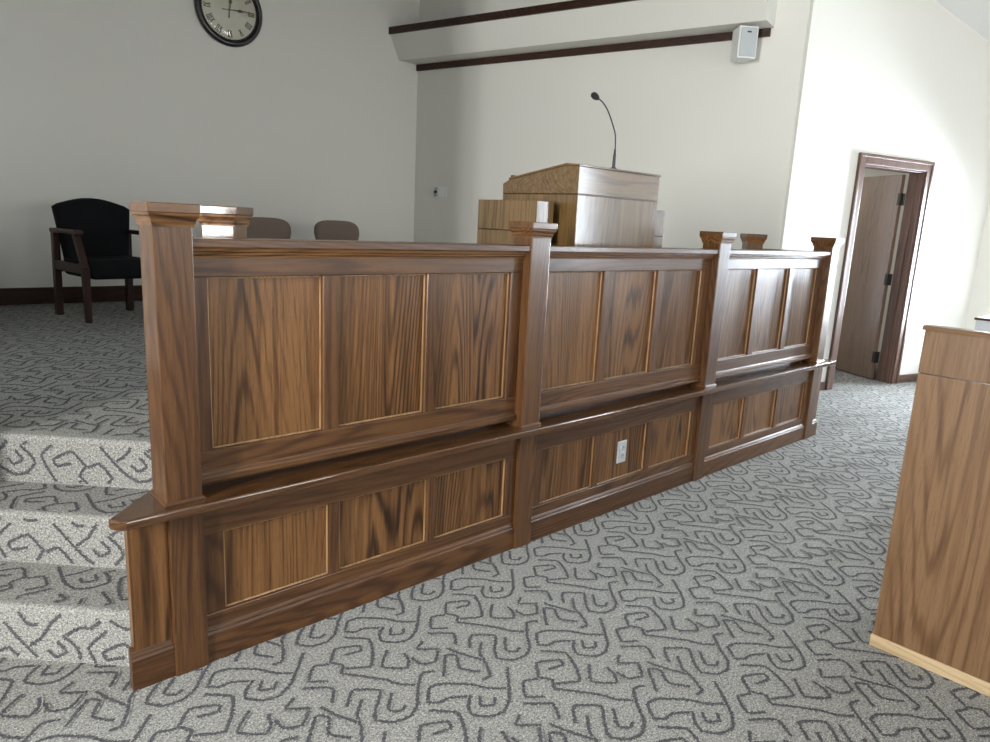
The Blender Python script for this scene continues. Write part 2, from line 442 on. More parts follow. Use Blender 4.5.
bm = BM(); f = lambda p: Vector((mx_(p.x)+.12, p.y-.238, p.z))
slab(bm, f(W(0, 0)), f(W(U_R+.18, 0)), f(W(0, .15))-f(W(0, 0))); struct('wall_front_left', bm, WALL)
# side room behind the doorway
bm = BM()
slab(bm, W(.90, 2.2), W(3.0, 2.2), bk*.1, top=2.75); slab(bm, W(3.0, .15), W(3.0, 2.3), e*.1, top=2.75)
struct('wall_side_room', bm, WALL)
bm = BM(); poly_prism(bm, [W(.93, .16).xy, W(3.0, .16).xy, W(3.0, 2.2).xy, W(.93, 2.2).xy], 2.60, 2.70); struct('ceiling_side_room', bm, CEIL)

# nave side walls with windows
WZ0, WZ1 = .90, 2.75
def side_wall(name, x, sgn, wins, y_end):
    bm = BM(); t = .18
    x0, x1 = (x, x+t) if sgn > 0 else (x-t, x)
    ys = [-8.1]+[y for w in wins for y in w]+[y_end]
    top = zc(x)-.0
    for i in range(0, len(ys), 2): bx(bm, x0, x1, ys[i], ys[i+1], 0, top)
    for w in wins: bx(bm, x0, x1, w[0], w[1], 0, hts(w)[0]); bx(bm, x0, x1, w[0], w[1], hts(w)[1], top)
    return struct(name, bm, WALL)
WIN_R = [(-7.0, -5.4), (-3.1, -1.5), (-.85, -.15)]
HT = {(-.85, -.15): (.45, 2.10), (-1.62, -1.18): (.95, 3.15)}
def hts(w): return HT.get(w, (WZ0, WZ1))
WIN_L = [(-7.0, -5.4), (-1.62, -1.18)]
WIN_B = [(.5, 2.3), (3.2, 5.0), (5.9, 7.7)]  # rear windows out of view, added and placed as fill light
WZB0, WZB = 1.30, 2.50
XL = mx_(XR)
side_wall('wall_right', XR, 1, WIN_R, YR+.0); side_wall('wall_left', XL, -1, WIN_L, YR+.0)
YR_ = -8.1
bm = BM()
xs = [XL-.18]+[v for w in WIN_B for v in w]+[XR+.18]
for i in range(0, len(xs), 2): bx(bm, xs[i], xs[i+1], YR_-.18, YR_, 0, 3.3)
for a, b in WIN_B: bx(bm, a, b, YR_-.18, YR_, 0, WZB0); bx(bm, a, b, YR_-.18, YR_, WZB, 3.3)
vs = []
for y in (YR_, YR_-.18):
    vs.append([bm.verts.new((x, y, z)) for x, z in ((XL-.18, 3.3), (XR+.18, 3.3), (XR+.18, zc(XR+.18)), (XM, zc(XM)), (XL-.18, zc(XL-.18)))])
bm.faces.new(vs[0][::-1]); bm.faces.new(vs[1])
for i in range(5): bm.faces.new((vs[0][i], vs[0][(i+1) % 5], vs[1][(i+1) % 5], vs[1][i]))
struct('wall_rear', bm, WALL)
def roof(name, y0, y1, m, label):
    bm = BM()
    for x0, x1 in ((XL-.3, XM), (XM, XR+.3)):
        vs = []
        for dz in (0, .12):
            for x, y in ((x0, y0), (x1, y0), (x1, y1), (x0, y1)): vs.append(bm.verts.new((x, y, zc(x)+dz)))
        for k in ((3, 2, 1, 0), (4, 5, 6, 7), (0, 1, 5, 4), (1, 2, 6, 5), (2, 3, 7, 6), (3, 0, 4, 7)): bm.faces.new([vs[i] for i in k])
    return struct(name, bm, m, label=label)
roof('ceiling', -8.3, .9, CEIL, 'white sloping ceiling above the doorway wall')
roof('ceiling_platform', .9, 5.4, TRIM['x'], 'unseen ceiling over the platform, made dark to dim its floor')  # dark boarding made up to cut downlight on the platform floor

# windows: frame, grid and a pane each, built in a frame of their own (u along the wall, v outwards)
nw = 0
def window(mid, rz, wid, WZ1=WZ1, WZ0=WZ0):
    global nw; nw += 1
    b = .05; y0, y1 = -wid/2, wid/2
    L = Matrix.Translation(mid) @ Matrix.Rotation(rz, 4, 'Z')
    def put(nm, bm, m, par=None):
        bmesh.ops.transform(bm, matrix=L, verts=bm.verts[:])
        return struct(nm, bm, m, par)
    bm = BM()
    for a, c in ((y0, y0+b), (y1-b, y1)): bx(bm, a, c, .06, .12, WZ0, WZ1)
    for a, c in ((WZ0, WZ0+b), (WZ1-b, WZ1)): bx(bm, y0+b, y1-b, .06, .12, a, c)
    o = put('window_%d' % nw, bm, DIRT)
    g = BM(); nv = max(2, round(wid/.45))
    for i in range(1, nv):
        y = y0+(y1-y0)*i/nv; bx(g, y-.012, y+.012, .08, .10, WZ0+b, WZ1-b)
    for i in range(1, 5):
        z = WZ0+(WZ1-WZ0)*i/5; bx(g, y0+b, y1-b, .082, .098, z-.012, z+.012)
    put('glazing_bar', g, DIRT, o)
    g = BM(); bx(g, y0+b, y1-b, .087, .093, WZ0+b, WZ1-b); put('pane', g, GLASS, o)
    g = BM(); bx(g, y0-.05, y1+.05, -.05, .06, WZ0-.03, WZ0); put('sill', g, DIRT, o)
for a, b in WIN_L: window((XL, (a+b)/2, 0), R(90), b-a, hts((a, b))[1], hts((a, b))[0])
for a, b in WIN_R: window((XR, (a+b)/2, 0), R(-90), b-a, hts((a, b))[1], hts((a, b))[0])
for a, b in WIN_B: window(((a+b)/2, YR_, 0), R(180), b-a, WZB, WZB0)  # unseen, added to carry the rear fill

# baseboards
bm = BM(); bx(bm, mx_(SP0.x)+.02, SP0.x-.02, YB-.02, YB-.001, ZP, .722)
struct('baseboard_back', bm, TRIM['x'], bevel=.004, label='dark wood baseboard along the back wall of the platform')
bm = BM(); 
vsA = bx(bm, .03, SPL-.03, .001, .02, ZP, .722)
for v in bm.verts: p = SW(v.co.x, v.co.y, v.co.z); v.co = p
struct('baseboard_splay', bm, TRIM['y'], bevel=.003)
bm = BM()
bx(bm, UD1+.10, U_R-.02, -.018, -.001, 0, .085); bx(bm, .01, UD0-.10, -.018, -.001, 0, .085)
for v in bm.verts: v.co = W(v.co.x, v.co.y, v.co.z)
struct('baseboard_right', bm, CASE['x'], bevel=.003, label='low wood baseboard right of the doorway')

# boxed beam on the splayed wall with its two dark trim bands
BT0, BT1 = .0, 4.04
bm = BM(); poly_prism(bm, [(.001, 3.236), (.265, 3.236), (.385, 3.490), (.001, 3.490)], BT0, BT1, Matrix(((0, 0, 1, 0), (1, 0, 0, 0), (0, 1, 0, 0), (0, 0, 0, 1))))
for v in bm.verts: v.co = SW(v.co.x, v.co.y, v.co.z)
# stop the box at the back wall plane
bm2 = bm; 
for v in bm2.verts:
    if v.co.y > YB-.005 or (v.co-SP0).dot(sd) < .05:
        o_ = (v.co-SP0).dot(sn); t_ = (YB-.002-(SP0+sn*o_).y)/sd.y; z_ = v.co.z; v.co = SW(t_, o_, z_)
struct('trim_3', bm, WALL, label='white boxed beam along the angled wall')
def band(name, t1, o0, o1, z0, z1, label):
    bm = BM(); bx(bm, 0, t1, o0, o1, z0, z1)
    for v in bm.verts:
        if v.co.x < .01: v.co.x = (YB-.003-(SP0+sn*v.co.y).y)/sd.y
    for v in bm.verts: v.co = SW(v.co.x, v.co.y, v.co.z)
    struct(name, bm, TRIM['y'], bevel=.003, label=label)
band('trim_1', BT1, .370, .41, 3.490, 3.565, 'upper dark wood band along the top of the white beam')
band('trim_2', 4.015, .001, .025, 3.166, 3.2355, 'lower dark wood band under the white beam')
bm = BM(); bx(bm, .03, BT1-.01, .001, .368, 3.491, 3.52)
for v in bm.verts:
    if v.co.x < .1: v.co.x = (YB-.003-(SP0+sn*v.co.y).y)/sd.y
for v in bm.verts: v.co = SW(v.co.x, v.co.y, v.co.z)
struct('trim_4', bm, WALL)

# door: casing, jamb, open leaf
bm = BM(); cw = .092
def casing(bm, u0, u1, z0, z1): bx(bm, u0, u1, -.022, -.0005, z0, z1)
casing(bm, UD0-cw, UD0+.004, 0, ZD+cw); casing(bm, UD1-.004, UD1+cw, 0, ZD+cw)
casing(bm, UD0+.004, UD1-.004, ZD-.004, ZD+cw)
bx(bm, UD0-cw, UD0-cw+.03, -.030, -.022, 0, ZD+cw); bx(bm, UD1+cw-.03, UD1+cw, -.030, -.022, 0, ZD+cw); bx(bm, UD0-cw+.03, UD1+cw-.03, -.030, -.022, ZD+cw-.03, ZD+cw)
for v in bm.verts: v.co = W(v.co.x, v.co.y, v.co.z)
struct('trim_5', bm, CASE['z'], bevel=.006, seg=3, label='brown wood casing around the doorway')
bm = BM()
bx(bm, UD0, UD0+.02, 0, .15, 0, ZD); bx(bm, UD1-.02, UD1, 0, .15, 0, ZD); bx(bm, UD0+.02, UD1-.02, 0, .15, ZD-.02, ZD)
bx(bm, UD0+.02, UD0+.032, .06, .10, 0, ZD-.02); bx(bm, UD1-.032, UD1-.02, .06, .10, 0, ZD-.02)
for v in bm.verts: v.co = W(v.co.x, v.co.y, v.co.z)
struct('trim_6', bm, CASE['z'], bevel=.002, label='brown wood door jamb')
h = W(UD1-.022, .165)
LW = .90
bm = BM(); bx(bm, 0.02, LW, 0, .042, .012, ZD-.028)
leaf = struct('door_1', bm, LEAF, bevel=.002, label='flat brown door standing open into the side room', loc=h, rot=(0, 0, R(61)))
for i, z in enumerate((.25, 1.08, 1.90)):
    b = BM(); bx(b, .0, .035, -.004, .046, z-.06, z+.06); lathe(b, [(0, -.06), (.011, -.06), (.011, .06), (0, .06)], 12, Matrix.Translation((.004, -.004, z)))
    obj('hinge', b, HINGE, leaf, label='dark bronze hinge')
b = BM()
for s in (1, -1):
    M = Matrix.Translation((LW-.07, .021, 1.0)) @ Matrix.Rotation(R(-90*s), 4, 'X')
    lathe(b, [(0, .020), (.032, .020), (.030, .028), (.013, .034), (.012, .055), (.028, .068), (.030, .082), (.020, .094), (0, .097)], 20, M)
obj('door_knob', b, BRASS, leaf, smooth=True, label='metal door knob')

# ---------------------------------------------------------------- the panelled rail
rail = thing('chancel_rail', 'long brown stained oak panelled rail with four square front posts and a projecting ledge', 'altar rail')
PW, PY0 = .113, -.0134
ZL, ZLU = .587, .558
XS = [0, 1.5, 3.0, 4.5]
def post_part(cx, cy, rot=0, z0=ZL, parent=rail, wx=1.0, dy=1.0):
    bm = BM(); hw = PW/2
    bx(bm, -hw, hw, -hw, hw, z0, 1.417)
    o = obj('post', bm, FRAME['z'], parent, bevel=.004, loc=(cx, cy, 0), rot=(0, 0, rot)); o.scale = (wx, dy, 1)
    bm = BM(); ring_sq(bm, 0, 0, [(hw-.004, 1.4765), (hw+.0179, 1.4765)][:0] + [(hw+.0179, 1.449), (hw+.0179, 1.4765)])
    obj('post_cap', bm, FRAME['x'], o, bevel=.003)
    bm = BM(); ring_sq(bm, 0, 0, [(hw-.002, 1.411), (hw+.003, 1.411), (hw+.0035, 1.417), (hw+.0065, 1.424), (hw+.0075, 1.430), (hw+.0105, 1.437), (hw+.0145, 1.4415), (hw+.0155, 1.449), (hw-.002, 1.449)])
    obj('cap_moulding', bm, OAK['x'], o)
    bm = BM(); ring_sq(bm, 0, 0, [(hw-.002, z0), (hw+.006, z0), (hw+.006, z0+.004), (hw+.002, z0+.010), (hw-.002, z0+.010)])
    obj('base_moulding', bm, FRAME['x'], o)
    return o
PC = [(x+PW/2, PY0+PW/2) for x in XS]
for i, (cx, cy) in enumerate(PC):
    if i == 0: post_part(cx+.001, cy+.006, wx=.96, dy=1.11)
    elif i == 3: post_part(cx, cy+.011, dy=1.2)
    else: post_part(cx, cy)
s_ = .287
post_part(PC[0][0]+s_, PC[0][1]+s_, R(45)); post_part(PC[3][0]-s_*1.31, PC[3][1]+s_*1.31, R(45))
# pilasters under the posts, running to the floor
for x in XS:
    bm = BM(); bx(bm, x+.0135-(.0 if x < 4 else .0), x+.1164, 0, .06, 0, .545)
    obj('pilaster', bm, FRAME['z'], rail, bevel=.003)
# ledge: one board round the front and the two angled ends
FX = -.15
def mir(P): return [(mx_(x), y) for x, y in P][::-1]
edge = [(-.156, -.012), (-.154, -.028), (-.136, -.053), (-.120, -.060)]
L0 = .78
Lp = [(-.156+L0*S2, -.012+L0*S2), (-.156+L0*S2+.16*S2, -.012+L0*S2-.16*S2), (.21, .19)]
ledge_pts = edge + [(mx_(x), y) for x, y in edge[::-1]] + [(mx_(x), y) for x, y in Lp] + Lp[::-1]
bm = BM(); poly_prism(bm, ledge_pts, ZLU, ZL)
obj('ledge', bm, LEDGE, rail, bevel=.006, seg=3)
# moulding under the ledge
bm = BM()
prof = [(0, ZLU), (.058, ZLU), (.056, ZLU-.006), (.046, ZLU-.010), (.044, ZLU-.014), (.030, ZLU-.018), (0, ZLU-.020)]
xm0 = -.105
sweep(bm, prof, (xm0, .022, 0), (mx_(xm0), .022, 0))
obj('ledge_moulding', bm, OAK['x'], rail)
# lower wall: core body
bm = BM()
core = [(-.098, .051), (mx_(-.098), .051)]
CL = .74
cl = [(-.098+CL*S2, .051+CL*S2), (-.098+CL*S2+.09*S2, .051+CL*S2-.09*S2), (.20, .165)]
core = core + [(mx_(x), y) for x, y in cl] + cl[::-1]
poly_prism(bm, core, 0, ZLU)
obj('lower_wall', bm, FRAME['x'], rail)
# end stiles left and right of the outer pilasters
for k in (0, 1):
    bm = BM(); x0, x1 = -.100, .0135
    if k: x0, x1 = 4.6164, mx_(-.100)
    bx(bm, x0, x1, .020, .052, .10, ZLU-.002)
    obj('end_board', bm, OAK['z'], rail, bevel=.002)
    bm = BM(); prof = [(-.016, 0), (.014, 0), (.014, .100), (.010, .108), (.009, .114), (.002, .127), (0, .137), (-.016, .137)]
    if k: sweep(bm, prof, (x0, .022, 0), (x1+.012, .022, 0))
    else: sweep(bm, prof, (x0-.012, .022, 0), (x1, .022, 0))
    obj('end_baseboard', bm, FRAME['x'], rail, bevel=.001)
# lower frames and panels, one per bay
LPX = [(.186, .571), (.613, 1.016), (1.058, 1.455)]
def bay(x0, x1, ztop_rail, zbot, zt, panels, yf, yb, yp, name, mats, chamf=.006):
    """frame mesh: top and bottom rails, stiles (one part), with panel sub-parts"""
    bm = BM()
    bx(bm, x0, x1, yf, yb, zt, ztop_rail)
    bx(bm, x0, x1, yf, yb, zbot[0], zbot[1])
    o = obj(name, bm, FRAME['x'], rail, bevel=.003)
    xs = [x0]+[v for p in panels for v in p]+[x1]
    for i in range(0, len(xs), 2):
        b = BM(); a, c = xs[i], xs[i+1]
        # stile with bevelled edges
        q = min(.004, (c-a)/3)
        poly_prism(b, [(a, yb), (a, yf+q), (a+q*.6, yf+.0004), (c-q*.6, yf+.0004), (c, yf+q), (c, yb)], zbot[1], zt)
        obj('stile', b, FRAME['z'], o)
    for a, c in panels:
        b = BM(); bx(b, a-.0, c+.0, yp, yp+.012, zbot[1], zt)
        obj('panel', b, OAK['z'], o)
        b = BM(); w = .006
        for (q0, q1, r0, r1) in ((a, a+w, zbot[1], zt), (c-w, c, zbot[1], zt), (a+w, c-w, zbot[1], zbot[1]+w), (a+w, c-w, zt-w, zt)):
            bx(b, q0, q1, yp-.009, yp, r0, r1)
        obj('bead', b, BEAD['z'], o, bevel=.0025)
    return o
for x in XS[:3]:
    bay(x+.1164, x+1.5135, ZLU-.018, (.12, .168), .445, [(x+a, x+c) for a, c in LPX], .020, .056, .0385, 'lower_frame', None)
    bm = BM(); prof = [(-.014, 0), (.012, 0), (.012, .098), (.008, .106), (.0075, .112), (.000, .126), (-.002, .137), (-.014, .137)]
    sweep(bm, prof, (x+.1164, .022, 0), (x+1.5135, .022, 0)); obj('baseboard', bm, FRAME['x'], rail, bevel=.001)
# upper rail sections
UPX = [(.167, .555), (.616, .996), (1.056, 1.436)]
def upper_section(x):
    o = bay(x+PW-.001, x+1.501, 1.326, (.640, .720), 1.264, [(x+a, x+c) for a, c in UPX], .034, .088, .056, 'rail_section', None)
    bm = BM(); prof = [(-.056, .618), (.012, .618), (.014, .622), (.014, .636), (.009, .641), (.004, .644), (0, .650), (-.056, .650)]
    sweep(bm, prof, (x+PW, .034, 0), (x+1.5, .034, 0)); obj('bottom_moulding', bm, FRAME['x'], o)
    bm = BM(); bx(bm, x+PW-.02, x+1.52, .0905, .1005, ZL, 1.3); obj('light_stop_board', bm, FRAME['x'], o)  # unseen board added to stop light, darkening the gap above the ledge
    bm = BM(); prof = [(-.075, 1.352), (.038, 1.352), (.040, 1.357), (.040, 1.376), (.036, 1.380), (-.075, 1.380)]
    sweep(bm, prof, (x+PW, .034, 0), (x+1.5, .034, 0)); obj('rail_cap', bm, FRAME['x'], o)
    bm = BM(); prof = [(-.055, 1.322), (.006, 1.322), (.007, 1.329), (.014, 1.333), (.015, 1.339), (.026, 1.343), (.028, 1.352), (-.055, 1.352)]
    sweep(bm, prof, (x+PW, .034, 0), (x+1.5, .034, 0)); obj('cap_moulding', bm, OAK['x'], o)
    return o
for x in XS[:3]: upper_section(x)
# angled end sections between the front and the rear posts
for cx, cy, dirs, ln in ((PC[0][0], PC[0][1], 45, s_*math.sqrt(2)), (PC[3][0], PC[3][1], 135, s_*1.31*math.sqrt(2))):
    a0, a1 = .07, ln-.055
    bm = BM(); bx(bm, a0, a1, -.026, .026, .70, 1.326); bx(bm, a0, a1, -.03, .03, .606, .70)
    o = obj('end_section', bm, FRAME['x'], rail, bevel=.003, loc=(cx, cy, 0), rot=(0, 0, R(dirs)))
    bm = BM(); bx(bm, a0, a1, -.045, .045, 1.352, 1.378); bx(bm, a0, a1, -.034, .034, 1.326, 1.352); obj('rail_cap', bm, FRAME['x'], o, bevel=.003)
    for s in (1, -1):
        bm = BM(); y0, y1 = (.026, .032) if s > 0 else (-.032, -.026)
        bx(bm, a0+.05, a1-.05, y0, y1, .76, 1.265); obj('panel', bm, OAK['z'], o, bevel=.004)

# outlet in the middle lower panel
ol = thing('wall_outlet', 'silver outlet plate on a low panel in the middle bay of the rail', 'outlet', (2.317, .0385, .311))
bm = BM(); bx(bm, -.037, .037, -.006, 0, -.060, .060); obj('cover_plate', bm, STEEL, ol, bevel=.002)
for z in (.022, -.022):
    bm = BM(); poly_prism(bm, [(.017*math.cos(k*PI/8), .0145*math.sin(k*PI/8)) for k in range(16)], 0, .003, Matrix.Translation((0, -.006, z)) @ Matrix.Rotation(R(90), 4, 'X'))
    so = obj('socket', bm, GREYP, ol)
    bm = BM(); bx(bm, -.008, -.005, -.0095, -.0085, z-.001, z+.009); bx(bm, .005, .008, -.0095, -.0085, z-.001, z+.009); bx(bm, -.002, .002, -.0095, -.0085, z-.010, z-.006); obj('slot', bm, DARKIN, so)
bm = BM(); lathe(bm, [(0, 0), (.004, 0), (.003, .0015), (0, .002)], 10, Matrix.Translation((0, -.006, 0)) @ Matrix.Rotation(R(90), 4, 'X')); obj('screw', bm, STEEL, ol)

# ---------------------------------------------------------------- pulpit
PX0, PX1, PYF, PYB = 2.016, 2.674, .205, .735
pul = thing('pulpit', 'large wooden pulpit with slanted top standing behind the middle of the rail', 'pulpit', (0, 0, 0))
def shell(x0, x1, y0, y1, prof_top, z0, name, mat_side, mat_front, parent, z_seam=None):
    pass
# lower cabinet
bm = BM(); bx(bm, PX0, PX1, PYF, PYB, ZP, 1.618); cab = obj('cabinet', bm, PUL['z'], pul, bevel=.003)
# upper band with the slanted desk profile (y, z)
pr = [(PYF, 1.622), (PYF, 1.750), (.290, 1.757), (.690, 1.692), (.735, 1.672), (PYB, 1.622)]
bm = BM(); va = [bm.verts.new((PX0-.001, y, z)) for y, z in pr]; vb = [bm.verts.new((PX1+.001, y, z)) for y, z in pr]
for i in range(len(pr)): bm.faces.new((va[i], va[(i+1) % len(pr)], vb[(i+1) % len(pr)], vb[i]))
bm.faces.new(va); bm.faces.new(vb[::-1]); obj('upper_band', bm, PUL['x'], pul, bevel=.002)
bm = BM(); t = [(PYF-.006, 1.7505), (.288, 1.7575), (.690, 1.6925)]
va = [bm.verts.new((PX0-.006, y, z)) for y, z in t]+[bm.verts.new((PX0-.006, y, z+.009)) for y, z in t[::-1]]
vb = [bm.verts.new((PX1+.006, v.co.y, v.co.z)) for v in va]
for i in range(6): bm.faces.new((va[i], va[(i+1) % 6], vb[(i+1) % 6], vb[i]))
bm.faces.new(va); bm.faces.new(vb[::-1]); obj('desk_top', bm, PUL['x'], pul, bevel=.002)
bm = BM(); bx(bm, PX0+.01, PX1-.01, .675, .692, 1.690, 1.716); obj('book_stop', bm, FRAME['x'], pul, bevel=.003)
bm = BM(); bx(bm, PX0-.012, PX1+.012, PYF-.012, PYB+.012, ZP, ZP+.10); obj('plinth', bm, FRAME['x'], pul, bevel=.004)
bm = BM(); bx(bm, PX0+.0015, PX1-.0015, PYF+.0015, PYB-.0015, 1.615, 1.625); obj('seam', bm, TRIM['x'], pul)
for s in (-1, 1):
    if s < 0: x0, x1, xa, xb = 1.838, 1.955, 1.955, PX0
    else: x0, x1, xa, xb = 2.775, 2.895, PX1, 2.775
    bm = BM(); bx(bm, x0, x1, .300, .727, ZP, 1.430); w = obj('side_wing', bm, PUL['z'], pul, bevel=.003)
    bm = BM(); bx(bm, x0, x1, .300, .727, 1.434, 1.580); obj('wing_band', bm, PUL['z'], w, bevel=.003)
    bm = BM(); bx(bm, x0+.002, x1-.002, .302, .725, 1.428, 1.436); obj('seam', bm, TRIM['x'], w)
    bm = BM(); bx(bm, xa, xb, .42, .72, ZP, 1.575); obj('wing_filler', bm, FRAME['z'], pul)
# gooseneck microphone
mic = thing('gooseneck_microphone', 'thin black gooseneck microphone on top of the pulpit', 'microphone', (2.352, .268, 1.765))
bm = BM(); lathe(bm, [(0, 0), (.016, 0), (.016, .006), (.009, .010), (.008, .070), (.0065, .078), (.005, .100), (0, .101)], 16); obj('mic_base', bm, BLACKP, mic, smooth=False)
ctrl = [(0, 0, .10), (.001, .003, .14), (.003, .012, .18), (.004, .038, .235), (.004, .066, .285), (.003, .090, .318), (.002, .116, .343), (.001, .140, .358)]
def crom(P, n=6):
    P = [Vector(p) for p in P]; out = []
    for i in range(len(P)-1):
        p0, p1, p2, p3 = P[max(i-1, 0)], P[i], P[i+1], P[min(i+2, len(P)-1)]
        for k in range(n):
            t = k/n; out.append(.5*((2*p1)+(p2-p0)*t+(2*p0-5*p1+4*p2-p3)*t*t+(3*p1-p0-3*p2+p3)*t**3))
    return out+[P[-1]]
bm = BM(); tube(bm, crom(ctrl), .0035, 10); obj('gooseneck', bm, BLACKM, mic, smooth=True)
bm = BM(); d = (Vector(ctrl[-1])-Vector(ctrl[-2])).normalized(); q = Vector(ctrl[-1])
M = Matrix.Translation(q) @ d.to_track_quat('Z', 'Y').to_matrix().to_4x4()
lathe(bm, [(0, -.006), (.007, -.005), (.012, .004), (.0165, .016), (.0175, .028), (.015, .040), (.008, .047), (0, .049)], 18, M); obj('foam_windscreen', bm, FOAM, mic, smooth=True)

# ---------------------------------------------------------------- near lectern and far desk
def desk(name, label, x0, y1, wx, wy, H, band, mats, plinth_mat, ph):
    t = thing(name, label, 'cabinet', (x0+wx/2, y1-wy/2, 0))
    ox, oy = wx/2, wy/2
    zb = H-band
    th = .02
    for s in (-1, 1):
        bm = BM(); xx = -ox if s < 0 else ox-th
        bx(bm, xx, xx+th, -oy, oy, ph, zb-.003)
        p = obj('side_panel', bm, mats['z'], t, bevel=.0015)
        bm = BM(); xx2 = xx-.002 if s < 0 else xx+.002
        bx(bm, xx2, xx2+th, -oy-.001, oy+.001, zb, H-.017); obj('upper_panel', bm, mats['z'], t, bevel=.002)
    bm = BM(); bx(bm, -ox+th, ox-th, oy-th, oy, ph, H-.017); obj('front_panel', bm, mats['z'], t)
    bm = BM(); bx(bm, -ox+th, ox-th, -oy+.05, -oy+.07, ph, H-.017); obj('back_panel', bm, mats['z'], t)
    bm = BM(); bx(bm, -ox-.012, ox+.012, -oy-.012, oy+.012, H-.016, H); obj('top', bm, mats['y'], t, bevel=.005, seg=3)
    bm = BM(); bx(bm, -ox-.006, ox+.006, -oy-.006, oy+.006, 0, ph); obj('plinth', bm, plinth_mat, t, bevel=.004, label='bare pale pine plinth' if plinth_mat is PINE['y'] else None)
    return t
pw = thing('pew_front', 'tall orange-brown veneered panel on a pale pine plinth at the right edge, nearest the camera', 'pew', (2.034, -1.368, 0))
PT, PL_, PH = .045, 1.5, 1.198
bm = BM(); bx(bm, 0, PT, -PL_, 0, .046, 1.034); obj('panel', bm, PLY['z'], pw, bevel=.0015)
bm = BM(); bx(bm, -.0015, PT+.0015, -PL_-.001, .001, 1.037, 1.183); obj('upper_panel', bm, PLY['z'], pw, bevel=.0015)
bm = BM(); poly_prism(bm, [(-.008, 1.183), (-.009, 1.190), (-.004, 1.198), (PT+.004, 1.198), (PT+.009, 1.190), (PT+.008, 1.183)], -PL_-.008, .008, Matrix(((1, 0, 0, 0), (0, 0, 1, 0), (0, 1, 0, 0), (0, 0, 0, 1)))); obj('cap', bm, PLY['y'], pw)
bm = BM(); bx(bm, -.006, PT+.006, -PL_-.006, .006, 0, .046); obj('plinth', bm, PINE['y'], pw, bevel=.004, label='bare pale pine plinth')
bm = BM(); bx(bm, PT, .36, -PL_+.03, -.03, .80, .825); obj('shelf', bm, PLY['y'], pw, bevel=.002)
for y in (-.06, -PL_+.03):
    bm = BM(); bx(bm, PT, .34, y, y+.025, 0, .80); obj('shelf_support', bm, PLY['z'], pw, bevel=.002)
PALE = plain('reflected_light_grey', (.50, .52, .56), .4, noise_scale=40, amt=.03)  # bluish pale grey paints in window light reflected off the desk's wood
desk('far_desk', 'wooden desk with dark top, reflected light painted on as pale grey, far behind the veneered panel at the right edge', 4.96, -.835, .50, .70, 1.0, .14, {a: PALE for a in 'xz'} | {'y': TRIM['y']}, TRIM['x'], .06)

# ---------------------------------------------------------------- chairs
def cushion(bm, pts, y0, y1, r=.02):
    pass
def rounded_panel(bm, outline, y0, y1, bulge=.012):
    """upright pad: outline [(x,z)], from y0 (front) to y1 (back), softly bulged"""
    cx = sum(p[0] for p in outline)/len(outline); cz = sum(p[1] for p in outline)/len(outline)
    def ring(f, y): return [bm.verts.new((cx+(x-cx)*f, y, cz+(z-cz)*f)) for x, z in outline]
    rs = [ring(.80, y0-bulge), ring(.95, y0-bulge*.6), ring(1.0, y0+.012), ring(1.0, y1-.012), ring(.95, y1+bulge*.3), ring(.80, y1+bulge*.5)]
    n = len(outline)
    for a, b in zip(rs, rs[1:]):
        for i in range(n): bm.faces.new((a[i], a[(i+1) % n], b[(i+1) % n], b[i]))
    bm.faces.new(rs[0]); bm.faces.new(rs[-1][::-1])
def shear_y(bm, z0, k):
    for v in bm.verts:
        if v.co.z > z0: v.co.y += (v.co.z-z0)*k

# dark armchair
ac = thing('armchair', 'dark armchair with black upholstery standing against the back wall left of the clock', 'chair', (.945, 4.13, ZP), R(8.5))
w2, dp = .275, .285
for sx in (-1, 1):
    x = sx*w2
    bm = BM(); bx(bm, x-.024, x+.024, -dp-.0, -dp+.055, 0, .42); 
    for v in bm.verts:
        if v.co.z < .1: v.co.x = x+(v.co.x-x)*.82; v.co.y = -dp+.027+(v.co.y+dp-.027)*.82
    obj('front_leg', bm, CHAIRWOOD['z'], ac, bevel=.004)
    bm = BM(); bx(bm, x-.024, x+.024, dp-.055, dp, 0, .66)
    for v in bm.verts:
        if v.co.z < .1: v.co.y += .03
    obj('rear_leg', bm, CHAIRWOOD['z'], ac, bevel=.004)
    # sloping arm support and the arm
    bm = BM(); b = bx(bm, x-.022, x+.022, -dp, -dp+.055, .40, .655)
    for v in b:
        if v.co.z > .5: v.co.y += .13
    obj('arm_support', bm, CHAIRWOOD['z'], ac, bevel=.004)
    bm = BM(); bx(bm, x-.030, x+.030, -dp+.09, dp+.005, .650, .684); obj('armrest', bm, CHAIRWOOD['y'], ac, bevel=.008, seg=3)
    bm = BM(); bx(bm, x-.020, x+.020, -dp+.03, dp-.02, .365, .435); obj('side_rail', bm, CHAIRWOOD['y'], ac, bevel=.004)
for y0 in (-dp+.008, dp-.035):
    bm = BM(); bx(bm, -w2+.024, w2-.024, y0, y0+.027, .345, .400); obj('seat_rail', bm, CHAIRWOOD['x'], ac, bevel=.003)
bm = BM(); bx(bm, -w2+.026, w2-.026, -dp-.035, dp-.06, .325, .475); obj('seat', bm, BLACKFAB, ac, bevel=.035, seg=5, smooth=True)
N = 14
top = []
for k in range(N+1):
    t = -1+2*k/N; top.append((-t*.285, .862+.062*math.cos(t*PI/2)**1.2 - (.015 if abs(t) > .97 else 0)))
ol_ = [(-.235, .42), (.235, .42)] + top
bm = BM(); rounded_panel(bm, ol_, dp-.13, dp-.055, .016); shear_y(bm, .45, .12); obj('backrest', bm, BLACKFAB, ac, smooth=True)

